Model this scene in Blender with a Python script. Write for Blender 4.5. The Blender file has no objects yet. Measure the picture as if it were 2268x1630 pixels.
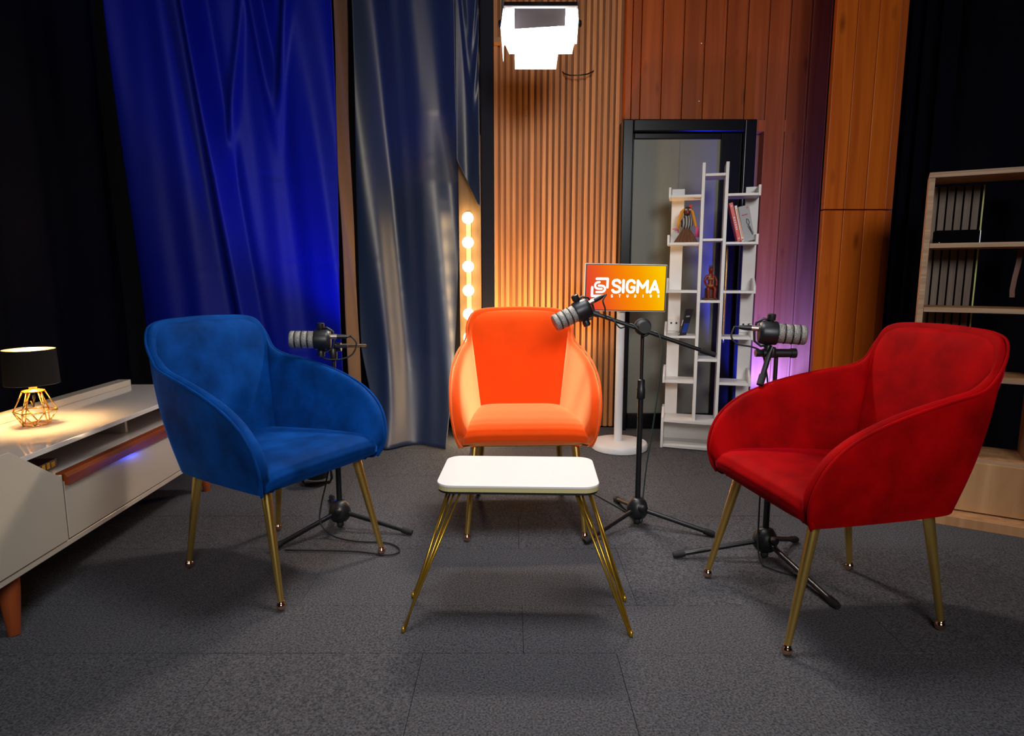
import bpy, bmesh, math, random
from mathutils import Vector, Matrix
random.seed(7)
PI = math.pi
scene = bpy.context.scene
COL = scene.collection

# ------------------------------------------------------------------ camera, world, light, exposure
cam_d = bpy.data.cameras.new('camera'); cam = bpy.data.objects.new('camera', cam_d); COL.objects.link(cam)
cam.location = (0, 0, .97); cam.rotation_euler = (math.radians(90 - 8.4), 0, 0)
cam_d.sensor_width = 36; cam_d.lens = 1420 * 36 / 2268; cam_d.clip_start = .05
scene.camera = cam
scene.view_settings.view_transform = 'Standard'; scene.view_settings.look = 'None'
scene.view_settings.exposure = 0.0; scene.view_settings.gamma = 1.0
scene.view_settings.use_curve_mapping = False
w = bpy.data.worlds.new('studio_dark'); scene.world = w; w.use_nodes = True
w.node_tree.nodes['Background'].inputs[0].default_value = (.5, .55, .7, 1)
w.node_tree.nodes['Background'].inputs[1].default_value = .006

def area_light(name, loc, target, sx, sy, watts, color, spread=180):
    l = bpy.data.lights.new(name, 'AREA'); l.shape = 'RECTANGLE'; l.size = sx; l.size_y = sy
    l.energy = watts; l.color = color; l.spread = math.radians(spread)
    o = bpy.data.objects.new(name, l); COL.objects.link(o); o.location = loc
    o.rotation_euler = (Vector(target) - Vector(loc)).to_track_quat('-Z', 'Y').to_euler()
    return o
area_light('ceiling_fill', (.1, 1.85, 2.68), (.1, 1.95, 0), .8, .6, 13, (.95, .97, 1), 105)  # added overhead fill light, out of view
area_light('front_fill', (.5, -1.9, 2.3), (.15, 3.0, 1.05), 1.4, 1.0, 27, (.97, .98, 1), 80)  # added fill from behind the camera, unseen

# ------------------------------------------------------------------ helpers
OFF = {}
def link(o): COL.objects.link(o); return o
def tag(o, label=None, cat=None, group=None, kind=None):
    if label: o['label'] = label
    if cat: o['category'] = cat
    if group: o['group'] = group
    if kind: o['kind'] = kind
    return o
def thing(name, label, cat, loc=(0, 0, 0), rotz=0, group=None, local=False):
    """Empty at a thing's base. local=False: parts are given in world coordinates."""
    o = link(bpy.data.objects.new(name, None)); o.empty_display_size = .05
    o.location = loc; o.rotation_euler = (0, 0, rotz)
    OFF[o] = Vector((0, 0, 0)) if local else Vector(loc)
    return tag(o, label, cat, group)

class MB:
    def __init__(s): s.v = []; s.f = []
    def add(s, vs, fs):
        b = len(s.v); s.v += [tuple(v) for v in vs]; s.f += [tuple(b + i for i in f) for f in fs]; return s
    def box(s, x0, x1, y0, y1, z0, z1, M=None):
        vs = [Vector((x, y, z)) for z in (z0, z1) for x, y in ((x0, y0), (x1, y0), (x1, y1), (x0, y1))]
        if M: vs = [M @ v for v in vs]
        return s.add(vs, [(3, 2, 1, 0), (4, 5, 6, 7), (0, 1, 5, 4), (1, 2, 6, 5), (2, 3, 7, 6), (3, 0, 4, 7)])
    def tube(s, pts, r, n=10, closed=False, caps=True):
        pts = [Vector(p) for p in pts]; N = len(pts)
        rs = r if isinstance(r, (list, tuple)) else [r] * N
        base = len(s.v); up = None; rings = []
        for i, p in enumerate(pts):
            a = pts[(i - 1) % N] if (closed or i) else p; b = pts[(i + 1) % N] if (closed or i < N - 1) else p
            d = (b - a); d = d.normalized() if d.length > 1e-9 else Vector((0, 0, 1))
            if up is None: up = d.orthogonal().normalized()
            up = (up - d * up.dot(d)); up = up.normalized() if up.length > 1e-6 else d.orthogonal().normalized()
            q = d.cross(up)
            rings.append([p + (up * math.cos(2 * PI * k / n) + q * math.sin(2 * PI * k / n)) * rs[i] for k in range(n)])
        for rg in rings: s.v += [tuple(v) for v in rg]
        for i in range(N if closed else N - 1):
            a, b = base + i * n, base + ((i + 1) % N) * n
            for k in range(n): s.f.append((a + k, a + (k + 1) % n, b + (k + 1) % n, b + k))
        if caps and not closed:
            s.f.append(tuple(base + k for k in reversed(range(n)))); s.f.append(tuple(base + (N - 1) * n + k for k in range(n)))
        return s
    def lathe(s, prof, n=24, c=(0, 0, 0), M=None):
        """profile of (r, z), revolved about z through c (then M)."""
        base = len(s.v); c = Vector(c)
        for r, z in prof:
            for k in range(n):
                v = Vector((r * math.cos(2 * PI * k / n), r * math.sin(2 * PI * k / n), z))
                s.v.append(tuple((M @ v if M else v) + c))
        for i in range(len(prof) - 1):
            a, b = base + i * n, base + (i + 1) * n
            for k in range(n): s.f.append((a + k, a + (k + 1) % n, b + (k + 1) % n, b + k))
        if prof[0][0] > 1e-5: s.f.append(tuple(base + k for k in reversed(range(n))))
        if prof[-1][0] > 1e-5: s.f.append(tuple(base + (len(prof) - 1) * n + k for k in range(n)))
        return s
    def prism(s, poly, f0, f1):
        """poly of 2D points; f0/f1 map a 2D point to 3D for both ends."""
        n = len(poly)
        vs = [f0(*p) for p in poly] + [f1(*p) for p in poly]
        fs = [tuple(reversed(range(n))), tuple(range(n, 2 * n))] + [(i, (i + 1) % n, n + (i + 1) % n, n + i) for i in range(n)]
        return s.add(vs, fs)
    def grid(s, fn, nu, nv):
        b = len(s.v)
        for i in range(nu + 1):
            for j in range(nv + 1): s.v.append(tuple(fn(i / nu, j / nv)))
        for i in range(nu):
            for j in range(nv):
                a = b + i * (nv + 1) + j; s.f.append((a, a + nv + 1, a + nv + 2, a + 1))
        return s
    def mesh(s, name, mat, smooth=False):
        vs = [Vector(v) for v in s.v]
        xs = [v.x for v in vs]; ys = [v.y for v in vs]; zs = [v.z for v in vs]
        loc = Vector(((min(xs) + max(xs)) / 2, (min(ys) + max(ys)) / 2, min(zs)))
        me = bpy.data.meshes.new(name); me.from_pydata([v - loc for v in vs], [], s.f)
        bm = bmesh.new(); bm.from_mesh(me); bmesh.ops.recalc_face_normals(bm, faces=bm.faces); bm.to_mesh(me); bm.free()
        if mat: me.materials.append(mat)
        if smooth:
            me.polygons.foreach_set('use_smooth', [True] * len(me.polygons))
        return me, loc
    def build(s, name, mat, parent=None, smooth=False, bevel=0, seg=2, sub=0, auto=0):
        me, loc = s.mesh(name, mat, smooth or auto)
        o = link(bpy.data.objects.new(name, me))
        o.location = loc - (OFF[parent] if parent else Vector())
        if parent: o.parent = parent
        OFF[o] = loc
        if bevel:
            m = o.modifiers.new('bevel', 'BEVEL'); m.width = bevel; m.segments = seg; m.limit_method = 'ANGLE'; m.angle_limit = .6
            m.harden_normals = False
        if sub:
            m = o.modifiers.new('sub', 'SUBSURF'); m.levels = sub; m.render_levels = sub
        if auto:
            m = o.modifiers.new('split', 'EDGE_SPLIT'); m.split_angle = math.radians(auto)
        return o
def struct(o): o['kind'] = 'structure'; return o
def rotm(ax, deg): return Matrix.Rotation(math.radians(deg), 3, ax)
def axis_to(d): return Vector((0, 0, 1)).rotation_difference(Vector(d).normalized()).to_matrix()
def dup(root, loc, rotz, label, group=None):
    r = link(root.copy()); r.location = loc; r.rotation_euler = (0, 0, rotz); r['label'] = label
    if group: r['group'] = group
    for ch in list(root.children):
        c = link(ch.copy()); c.parent = r
        for g in list(ch.children):
            d = link(g.copy()); d.parent = c
    return r

# ------------------------------------------------------------------ materials
def mat(name, col, rough=.5, metal=0, spec=.5, sheen=0, sheen_tint=None, sheen_rough=.5, emit=None, strength=0,
        coat=0, noise=None, bump=None, trans=0):
    """noise=(scale xyz, amount, dark factor) varies the colour; bump=(scale, strength)."""
    m = bpy.data.materials.new(name); m.use_nodes = True; nt = m.node_tree; p = nt.nodes['Principled BSDF']
    p.inputs['Base Color'].default_value = (*col, 1); p.inputs['Roughness'].default_value = rough
    p.inputs['Metallic'].default_value = metal; p.inputs['Specular IOR Level'].default_value = spec
    p.inputs['Sheen Weight'].default_value = sheen; p.inputs['Sheen Roughness'].default_value = sheen_rough
    p.inputs['Coat Weight'].default_value = coat; p.inputs['Coat Roughness'].default_value = .08
    p.inputs['Transmission Weight'].default_value = trans
    if sheen_tint: p.inputs['Sheen Tint'].default_value = (*sheen_tint, 1)
    if emit: p.inputs['Emission Color'].default_value = (*emit, 1); p.inputs['Emission Strength'].default_value = strength
    if noise or bump:
        tc = nt.nodes.new('ShaderNodeTexCoord'); oi = nt.nodes.new('ShaderNodeObjectInfo')
        mul = nt.nodes.new('ShaderNodeMath'); mul.operation = 'MULTIPLY'; mul.inputs[1].default_value = 37
        nt.links.new(oi.outputs['Random'], mul.inputs[0])
        add = nt.nodes.new('ShaderNodeVectorMath'); add.operation = 'ADD'
        nt.links.new(tc.outputs['Object'], add.inputs[0]); nt.links.new(mul.outputs[0], add.inputs[1])
    if noise:
        sc, amt, dk = noise
        mp = nt.nodes.new('ShaderNodeMapping'); mp.inputs['Scale'].default_value = sc
        nz = nt.nodes.new('ShaderNodeTexNoise'); nz.inputs['Scale'].default_value = 1; nz.inputs['Detail'].default_value = 5
        nz.inputs['Roughness'].default_value = .6
        rp = nt.nodes.new('ShaderNodeValToRGB')
        rp.color_ramp.elements[0].position = .5 - amt / 2; rp.color_ramp.elements[1].position = .5 + amt / 2
        rp.color_ramp.elements[0].color = (*[c * dk for c in col], 1); rp.color_ramp.elements[1].color = (*col, 1)
        nt.links.new(add.outputs[0], mp.inputs[0]); nt.links.new(mp.outputs[0], nz.inputs['Vector'])
        nt.links.new(nz.outputs['Fac'], rp.inputs[0]); nt.links.new(rp.outputs[0], p.inputs['Base Color'])
    if bump:
        nb = nt.nodes.new('ShaderNodeTexNoise'); nb.inputs['Scale'].default_value = bump[0]; nb.inputs['Detail'].default_value = 3
        bp = nt.nodes.new('ShaderNodeBump'); bp.inputs['Strength'].default_value = bump[1]; bp.inputs['Distance'].default_value = .004
        nt.links.new(add.outputs[0], nb.inputs['Vector']); nt.links.new(nb.outputs['Fac'], bp.inputs['Height'])
        nt.links.new(bp.outputs[0], p.inputs['Normal'])
    return m
def wood(name, c_dark, c_light, rough=.45, grain=(26, 26, 1.3), vary=.25, knots=0, coat=0):
    m = mat(name, c_light, rough, coat=coat, spec=.25); nt = m.node_tree; p = nt.nodes['Principled BSDF']; L = nt.links.new
    tc = nt.nodes.new('ShaderNodeTexCoord'); oi = nt.nodes.new('ShaderNodeObjectInfo')
    mul = nt.nodes.new('ShaderNodeMath'); mul.operation = 'MULTIPLY'; mul.inputs[1].default_value = 53
    add = nt.nodes.new('ShaderNodeVectorMath'); L(oi.outputs['Random'], mul.inputs[0]); L(tc.outputs['Object'], add.inputs[0]); L(mul.outputs[0], add.inputs[1])
    mp = nt.nodes.new('ShaderNodeMapping'); mp.inputs['Scale'].default_value = grain; L(add.outputs[0], mp.inputs[0])
    nz = nt.nodes.new('ShaderNodeTexNoise'); nz.inputs['Scale'].default_value = 1; nz.inputs['Detail'].default_value = 6
    nz.inputs['Distortion'].default_value = .6; L(mp.outputs[0], nz.inputs['Vector'])
    rp = nt.nodes.new('ShaderNodeValToRGB'); rp.color_ramp.elements[0].position = .32; rp.color_ramp.elements[1].position = .68
    rp.color_ramp.elements[0].color = (*c_dark, 1); rp.color_ramp.elements[1].color = (*c_light, 1); L(nz.outputs['Fac'], rp.inputs[0])
    hv = nt.nodes.new('ShaderNodeHueSaturation')
    mr = nt.nodes.new('ShaderNodeMapRange'); mr.inputs[3].default_value = 1 - vary; mr.inputs[4].default_value = 1 + vary
    L(oi.outputs['Random'], mr.inputs[0]); L(mr.outputs[0], hv.inputs['Value']); L(rp.outputs[0], hv.inputs['Color'])
    out = hv.outputs[0]
    if knots:
        mk = nt.nodes.new('ShaderNodeMapping'); mk.inputs['Scale'].default_value = (7.5, 7.5, 2.6); L(add.outputs[0], mk.inputs[0])
        vo = nt.nodes.new('ShaderNodeTexVoronoi'); vo.inputs['Scale'].default_value = 1; L(mk.outputs[0], vo.inputs['Vector'])
        kr = nt.nodes.new('ShaderNodeValToRGB'); kr.color_ramp.elements[0].position = .04; kr.color_ramp.elements[1].position = .16
        kr.color_ramp.elements[0].color = (.25, .18, .15, 1); kr.color_ramp.elements[1].color = (1, 1, 1, 1); L(vo.outputs['Distance'], kr.inputs[0])
        mx = nt.nodes.new('ShaderNodeMix'); mx.data_type = 'RGBA'; mx.blend_type = 'MULTIPLY'; mx.inputs[0].default_value = knots
        L(out, mx.inputs[6]); L(kr.outputs[0], mx.inputs[7]); out = mx.outputs[2]
    L(out, p.inputs['Base Color'])
    bp = nt.nodes.new('ShaderNodeBump'); bp.inputs['Strength'].default_value = .12; bp.inputs['Distance'].default_value = .002
    L(nz.outputs['Fac'], bp.inputs['Height']); L(bp.outputs[0], p.inputs['Normal'])
    return m

M = {}
M['carpet'] = mat('carpet_loop', (.142, .138, .150), .95, spec=.1, noise=((190, 190, 190), .34, .22), bump=(330, 1.0))
M['carpet_base'] = mat('carpet_joint', (.006, .006, .007), 1, spec=0)
M['slat'] = wood('slat_wood', (.46, .175, .060), (.70, .31, .115), .5, (40, 40, 1.2), .2)
M['slat_gap'] = wood('slat_backing', (.25, .09, .03), (.38, .15, .05), .6)
M['plank'] = wood('plank_wood', (.34, .060, .006), (.50, .102, .012), .42, (22, 22, 1.0), .14, .75)
M['plank_orange'] = wood('plank_wood_orange', (.46, .080, .004), (.66, .140, .008), .4, (22, 22, 1.0), .1, .7)
M['black_wall'] = mat('black_wall', (.004, .004, .008), .9, spec=.1)
M['black_cloth'] = mat('black_cloth', (.0018, .002, .0055), .9, spec=.05)
M['ceiling'] = mat('ceiling_paint', (.02, .02, .022), .9)
M['satin'] = mat('blue_satin', (.003, .008, .20), .5, spec=.12, bump=(60, .04))
M['satin2'] = mat('navy_satin', (.012, .028, .070), .46, spec=1.0, sheen=.15, sheen_tint=(1, .8, .6), sheen_rough=.35, bump=(60, .04))
M['satin2'].node_tree.nodes['Principled BSDF'].inputs['Specular Tint'].default_value = (1, .84, .66, 1)
M['lining'] = mat('brown_lining', (.13, .065, .03), .8)
M['navy_board'] = mat('navy_board', (.008, .009, .019), .7, spec=.2)
M['gloss_black'] = mat('gloss_black_paint', (.003, .003, .004), .26, spec=.35)
M['black'] = mat('black_plastic', (.008, .008, .009), .42)
M['black_metal'] = mat('black_coated_metal', (.006, .006, .007), .35, spec=.6)
M['rubber'] = mat('black_rubber', (.006, .006, .006), .7)
M['pane'] = mat('frosted_pane', (.24, .24, .185), .4, spec=.3, noise=((1.2, 1, .8), .5, .75))
M['white_board'] = mat('white_melamine', (.86, .82, .77), .45, noise=((9, 9, 9), .5, .93))
M['white_metal'] = mat('white_metal', (.72, .70, .69), .35)
M['table_white'] = mat('white_tabletop', (.72, .685, .66), .42)
M['gold'] = mat('gold_metal', (.84, .54, .14), .27, .93, spec=.6)
M['foot'] = mat('rose_gold_foot', (.85, .52, .34), .15, 1)
M['gold_wire'] = mat('gold_wire', (.62, .36, .035), .3, .85)
M['gold_edge'] = mat('gold_edge_band', (.70, .60, .28), .35, .3)
M['cab'] = mat('cream_lacquer', (.58, .50, .39), .16, spec=.5, coat=.2)
M['cab_top'] = mat('cream_glass_top', (.66, .60, .55), .06, spec=.6, coat=.6)
M['red_wood'] = wood('red_wood', (.13, .018, .003), (.28, .052, .006), .35, (50, 2, 50), .05)
M['leg_wood'] = wood('red_leg_wood', (.24, .045, .012), (.38, .085, .022), .32, (30, 30, 3), .05, coat=.3)
M['beech'] = wood('beech_board', (.36, .175, .075), (.52, .27, .125), .45, (30, 30, 2), .06)
M['beech_edge'] = wood('beech_edge', (.26, .15, .085), (.44, .28, .17), .5, (3, 3, 60), .05)
M['beech_door'] = wood('beech_door', (.40, .20, .085), (.56, .31, .145), .4, (14, 14, 1.6), .02)
M['acoustic'] = wood('acoustic_slat', (.13, .095, .07), (.19, .14, .105), .6, (60, 60, 2), .12)
M['felt'] = mat('black_felt', (.002, .002, .002), 1, spec=.05)
M['lime_edge'] = mat('lime_edge', (.55, .55, .18), .6)
M['silver'] = mat('silver_metal', (.55, .54, .53), .3, .9)
M['grille'] = mat('steel_grille', (.44, .41, .37), .45, .6, noise=((420, 420, 420), .15, .45), bump=(420, .8))
M['xlr'] = mat('connector_metal', (.70, .55, .45), .3, .9)
M['cable_green'] = mat('dark_green_cable', (.012, .035, .03), .5)

def velvet(name, col, tint, dark, sw=.9, sr=.32):
    return mat(name, col, .75, spec=.05, sheen=sw, sheen_tint=tint, sheen_rough=sr, noise=((7, 7, 7), .36, dark), bump=(420, .12))
M['blue_velvet'] = velvet('blue_velvet', (.002, .060, .29), (.03, .25, 1), .38, .35)
M['orange_velvet'] = velvet('orange_velvet', (.88, .062, .001), (1, .68, .26), .85, 1.0, .5)
M['red_velvet'] = velvet('red_velvet', (.37, .0003, .001), (1, .01, .06), .5, .3)

# ------------------------------------------------------------------ room
H = 2.75
fl = MB(); fl.box(-2.5, 3.0, -2.6, 4.2, -.06, -.004)
floor = struct(fl.build('floor', M['carpet_base']))
rows = [-2.55, -2.05, -1.55, -1.05, -.55, -.05, .45, 1.03, 1.53, 1.77, 2.165, 2.475, 2.99, 3.49, 3.99]
for ri in range(len(rows) - 1):
    y0, y1 = rows[ri], rows[ri + 1]
    wd = .5 if (y1 - y0) > .42 else 1.0
    off = [.02, -.25, .27, .53 - 1.0, -.13][ri % 5] if ri != 10 else .525 - 1.0
    x = -2.5 + (off % wd) - wd
    while x < 2.95:
        a, b = max(x, -2.48), min(x + wd, 2.95)
        if b - a > .05:
            t = MB(); t.box(a + .0007, b - .0007, y0 + .0011, y1 - .0011, -.004, random.uniform(-.0003, .0003))
            t.build('carpet_tile', M['carpet'], floor)
        x += wd
struct(MB().box(-2.5, 3.0, -2.6, 4.2, H, H + .06).build('ceiling', M['ceiling']))
struct(MB().box(-2.08, -2.0, -2.6, 4.2, 0, H).build('wall_left', M['black_wall']))
struct(MB().box(2.85, 2.93, -2.6, 4.2, 0, H).build('wall_right', M['black_wall']))
struct(MB().box(-2.5, 3.0, -2.68, -2.6, 0, H).build('wall_front', M['black_wall']))
struct(MB().box(-2.0, -.19, 4.0, 4.0299, 0, H).build('wall_panel_dark', M['black_wall']))
wall = struct(MB().box(-2.5, 3.0, 4.03, 4.12, 0, H).build('wall_back', M['slat_gap']))
# slatted cladding
x = -.108; i = 0
while x < .648:
    wdt = [.0225, .021, .024, .022][i % 4]
    s = MB(); s.box(x, x + wdt, 4.012 + random.uniform(-.001, .001), 4.03, .0, H)
    s.build('slat', M['slat'], wall, bevel=.0015); x += wdt + [.0145, .013, .0145][i % 3]; i += 1
for sx, sz in ((.085, 1.90), (.255, 1.885), (.405, 1.99), (.41, 2.16)):
    MB().lathe([(.0, -.001), (.0035, 0), (.0035, .003), (0, .004)], 10, (sx, 4.003, sz), rotm('X', 90)).build('screw', M['silver'], wall)
MB().box(-.107, -.045, 3.955, 4.011, 2.295, 2.325).build('wood_block', M['beech'], wall, bevel=.002)
# plank cladding round the door
px = [.66, .70, .752, .875, .998, 1.121, 1.244, 1.367, 1.49, 1.613, 1.736, 1.859, 1.982, 2.105]
for a, b in zip(px[:-1], px[1:]):
    if a < 1.42: z0 = 1.865
    else: z0 = 0
    s = MB(); s.box(a + .0015, b - .0015, 3.955, 4.03, z0, H); s.build('plank', M['plank'], wall, bevel=.004)
    if b - a > .1:
        # bead running along the edge of each board
        s = MB(); s.tube([(b - .012, 3.956, z0 + .001), (b - .012, 3.956, H)], .0028, 6); s.build('bead', M['plank'], wall)
for sz in (1.97, 2.29):
    MB().lathe([(.0, -.001), (.004, 0), (.004, .003), (0, .004)], 10, (1.10, 3.953, sz), rotm('X', 90)).build('screw', M['silver'], wall)
struct(MB().box(1.43, 1.736, 3.957, 4.03, 1.80, 1.8649).build('trim_1', M['plank']))
# projecting pier clad with orange planks
pier = struct(MB().box(1.60, 1.935, 3.385, 3.42, 0, H).build('wall_partition', M['black_wall']))
ppx = [1.587, 1.690, 1.797, 1.902]
for z0, z1 in ((0, 1.288), (1.293, H)):
    for a, b in zip(ppx[:-1], ppx[1:]):
        MB().box(a + .001, b - .001, 3.35, 3.385, z0, z1).build('plank', M['plank_orange'], pier, bevel=.003)
    MB().box(1.903, 1.942, 3.356, 3.385, z0, z1).build('plank', M['plank'], pier, bevel=.003)
# dark navy board beside the slats
struct(MB().box(-.182, -.108, 3.92, 4.03, 0, H).build('trim_2', M['navy_board'], None, bevel=.003))

# door with frosted pane
def door():
    fx0, fx1, fy, zt = .648, 1.428, 3.90, 1.858
    d = MB()
    d.box(fx0, .71, fy, 4.03, 0, zt).box(1.36, fx1, fy, 4.03, 0, zt).box(.71, 1.36, fy, 4.03, 1.79, zt)
    o = struct(d.build('door_1', M['gloss_black'], None, bevel=.006, seg=3))
    for nm, b in (('stile', (.712, .722, 3.94, 3.985, .004, 1.788)), ('stile', (1.235, 1.358, 3.935, 3.985, .004, 1.788)),
                  ('rail', (.722, 1.235, 3.94, 3.985, .004, .10)), ('rail', (.722, 1.235, 3.94, 3.985, 1.755, 1.788))):
        MB().box(*b).build(nm, M['gloss_black'], o, bevel=.004)
    MB().box(.722, 1.235, 3.955, 3.965, .10, 1.755).build('pane', M['pane'], o)
    MB().box(.985, .992, 3.9525, 3.9549, .10, 1.755).build('pane_strip', M['pane'], o)
    MB().tube([(1.29, 3.905, .55), (1.29, 3.90, .60), (1.29, 3.90, 1.10), (1.29, 3.905, 1.15)], .008, 8).build('glint_bar', M['gold'], o, True)  # gold bar standing in for a reflection on the glossy stile
    for z in (.57, 1.13): MB().tube([(1.29, 3.905, z), (1.29, 3.94, z)], .006, 8).build('glint_bar_mount', M['gold'], o, True)  # stubs that carry the bar of the reflection
door()

# ------------------------------------------------------------------ curtains
def ripple(x, z, folds):
    y = 0
    for k, ph, am, sl in folds: y += am * math.sin(k * (x + sl * (z - 1.2)) + ph)
    return y
def curtain_mesh(fn, x0, x1, z0, z1, nx, nz):
    m = MB(); m.grid(lambda u, v: fn(u, v), nx, nz); return m
def solid(o, t):
    m = o.modifiers.new('thickness', 'SOLIDIFY'); m.thickness = t; m.offset = 0; return o
def vfold(x, z, xc, zc, wide, am, w0):
    """one swag: a V-shaped ridge of cloth hanging from two points."""
    zc2 = zc + 2.6 * (math.sqrt((x - xc) ** 2 + .0016) - .04) / wide
    d = (z - zc2) / w0
    return am * math.exp(-d * d) * math.exp(-((x - xc) / (wide * .9)) ** 2)
def blue_pt(u, v):
    z = .012 + v * (H - .03)
    x = -1.95 + u * 1.085 + (.06 * (1 - u) ** 2 * (1 - v)) - .012 * u * (1 - v)
    f = [(15, .4, .026, .13), (29, 1.7, .012, .10), (6.2, 2.0, .03, .11), (44, .3, .006, .06)]
    y = 3.30 + ripple(x, z, f) * (.6 + .4 * v)
    y -= vfold(x, z, -1.165, 1.77, .34, .034, .15) - vfold(x, z, -1.165, 2.05, .30, .022, .13)
    y -= vfold(x, z, -1.43, 1.52, .30, .026, .17)
    g = lambda c, w0: math.exp(-((x - c + .12 * (z - 1.4)) / w0) ** 2)
    y += .05 * g(-1.52, .05) + .045 * g(-1.38, .04) - .035 * g(-1.45, .04) - .03 * g(-.93, .06)
    for zz in (.52, 1.0, 1.45): y += .004 * math.exp(-((z - zz - .02 * math.sin(5 * x)) / .008) ** 2)
    return (x, y, z)
o = curtain_mesh(blue_pt, 0, 0, 0, 0, 190, 130).build('curtain', M['satin'], None, True)
tag(solid(o, .003), 'royal blue satin curtain lit by blue light behind the blue chair', 'curtain', 'curtains')
def lining_pt(u, v):
    z = .012 + v * (H - .03); x = -.868 + u * .042 + .006 * math.sin(3 * z)
    return (x, 3.335 + .09 * u + .012 * math.sin(7 * z + 5 * u), z)
o = curtain_mesh(lining_pt, 0, 0, 0, 0, 10, 50).build('curtain', M['lining'], None, True)
tag(solid(o, .002), 'narrow brown strip of curtain between the two blue curtains', 'curtain', 'curtains')
def c2(x, z):
    f = [(19, 1.1, .030, .10), (35, .2, .010, .08), (8, .5, .02, .06), (55, 1, .003, .04)]
    y = 3.715 + ripple(x, z, f) * (1 - .5 * max(0, (x + .5) / .2))
    if z < .55: y -= .22 * (1 - z / .55) ** 1.8              # the hem spreads forward over the carpet
    for zz in (.40, .86, 1.02, 1.36, 1.60): y += .003 * math.exp(-((z - zz - .015 * math.sin(6 * x)) / .007) ** 2)
    return y
zA, zB = 1.575, 1.325                                        # the slit: apex and lower end of the overhanging flap
def navy_left(u, v):
    z = .008 + v * (H - .028)
    xl = -.872 + .14 * max(0, 1 - z / .55) ** 1.3 - .012 * math.sin(2.2 * z)
    xr = -.298 - .070 * max(0, 1 - z / 1.25) ** 1.3
    x = xl + (xr - xl) * u
    y = c2(x, z)
    if z < .28: y -= .05 * (1 - z / .28) ** 2 * (.5 + .5 * math.sin(14 * x))
    if z > zA - .1: y -= .14 * min(1, max(0, z - zA + .1) / .35) * u ** 2
    return (x, y, z)
def navy_flap(u, v):
    z = zB + v * (H - .02 - zB)
    t = min(1, max(0, (zA - z) / (zA - zB))); xl = -.298 + .122 * t
    x = xl + (-.172 - xl) * u
    y = 3.565 + .018 * math.sin(26 * x + 1.5 * z) + .012 * math.sin(47 * x)
    y -= vfold(x, z, -.21, 1.93, .16, .022, .10) + vfold(x, z, -.22, 2.16, .15, .018, .10)
    return (x, y, z)
m = MB(); m.grid(navy_left, 120, 130); m.grid(navy_flap, 26, 80)
o = m.build('curtain', M['satin2'], None, True)
tag(solid(o, .003), 'navy satin curtain with brownish sheen beside the slatted wall', 'curtain', 'curtains')
def black_pt(u, v):
    z = .01 + v * (H - .03)
    P = [(1.965, 3.42), (2.02, 3.1), (2.35, 2.3), (2.55, 1.2), (2.6, -.4)]
    t = u * (len(P) - 1); i = min(int(t), len(P) - 2); q = t - i
    a, b = Vector(P[i]), Vector(P[i + 1]); p = a.lerp(b, q); nrm = Vector((-(b - a).y, (b - a).x)).normalized()
    s = u * 4.2
    p = p + nrm * (.025 * math.sin(19 * s) + .015 * math.sin(31 * s + 1 + .3 * z))
    return (p.x, p.y, z)
o = curtain_mesh(black_pt, 0, 0, 0, 0, 160, 20).build('curtain', M['black_cloth'], None, True)
tag(solid(o, .003), 'black curtain with soft folds behind the beech bookcase', 'curtain', 'curtains')
def black_left(u, v):
    z = .01 + v * (H - .03); y = .2 + 2.95 * u
    return (-1.935 + .022 * math.sin(17 * y) + .012 * math.sin(29 * y + .4 * z), y, z)
o = curtain_mesh(black_left, 0, 0, 0, 0, 140, 16).build('curtain', M['black_cloth'], None, True)
tag(solid(o, .003), 'black curtain along the left side behind the cream cabinet', 'curtain', 'curtains')

# ------------------------------------------------------------------ armchairs
# rim (top edge) and base edge of the tub, right half, from the arm front to the middle of the back; chair faces -y
RIM = [(.240, -.214, .345), (.248, -.227, .372), (.257, -.233, .415), (.266, -.222, .468), (.271, -.190, .520), (.273, -.130, .566), (.271, -.040, .604),
       (.264, .055, .630), (.254, .150, .649), (.240, .232, .664), (.229, .276, .690), (.226, .304, .738), (.204, .326, .786),
       (.156, .337, .804), (.08, .342, .809), (0, .344, .811)]
BASE = [(.226, -.206, .341), (.228, -.205, .341), (.228, -.202, .341), (.228, -.192, .341), (.228, -.168, .340), (.227, -.118, .340), (.225, -.04, .340),
        (.221, .04, .340), (.215, .12, .340), (.206, .195, .340), (.197, .222, .340), (.188, .236, .340), (.170, .246, .340),
        (.128, .253, .340), (.07, .257, .340), (0, .259, .340)]
def mirror(L): return L + [(-x, y, z) for x, y, z in reversed(L[:-1])]
def smooth_path(L, k=6):
    P = [Vector(p) for p in L]; out = []
    for i in range(len(P) - 1):
        p0, p1, p2, p3 = P[max(i - 1, 0)], P[i], P[i + 1], P[min(i + 2, len(P) - 1)]
        for j in range(k):
            t = j / k
            out.append(.5 * ((2 * p1) + (p2 - p0) * t + (2 * p0 - 5 * p1 + 4 * p2 - p3) * t * t + (3 * p1 - p0 - 3 * p2 + p3) * t ** 3))
    return out + [P[-1]]
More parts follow.
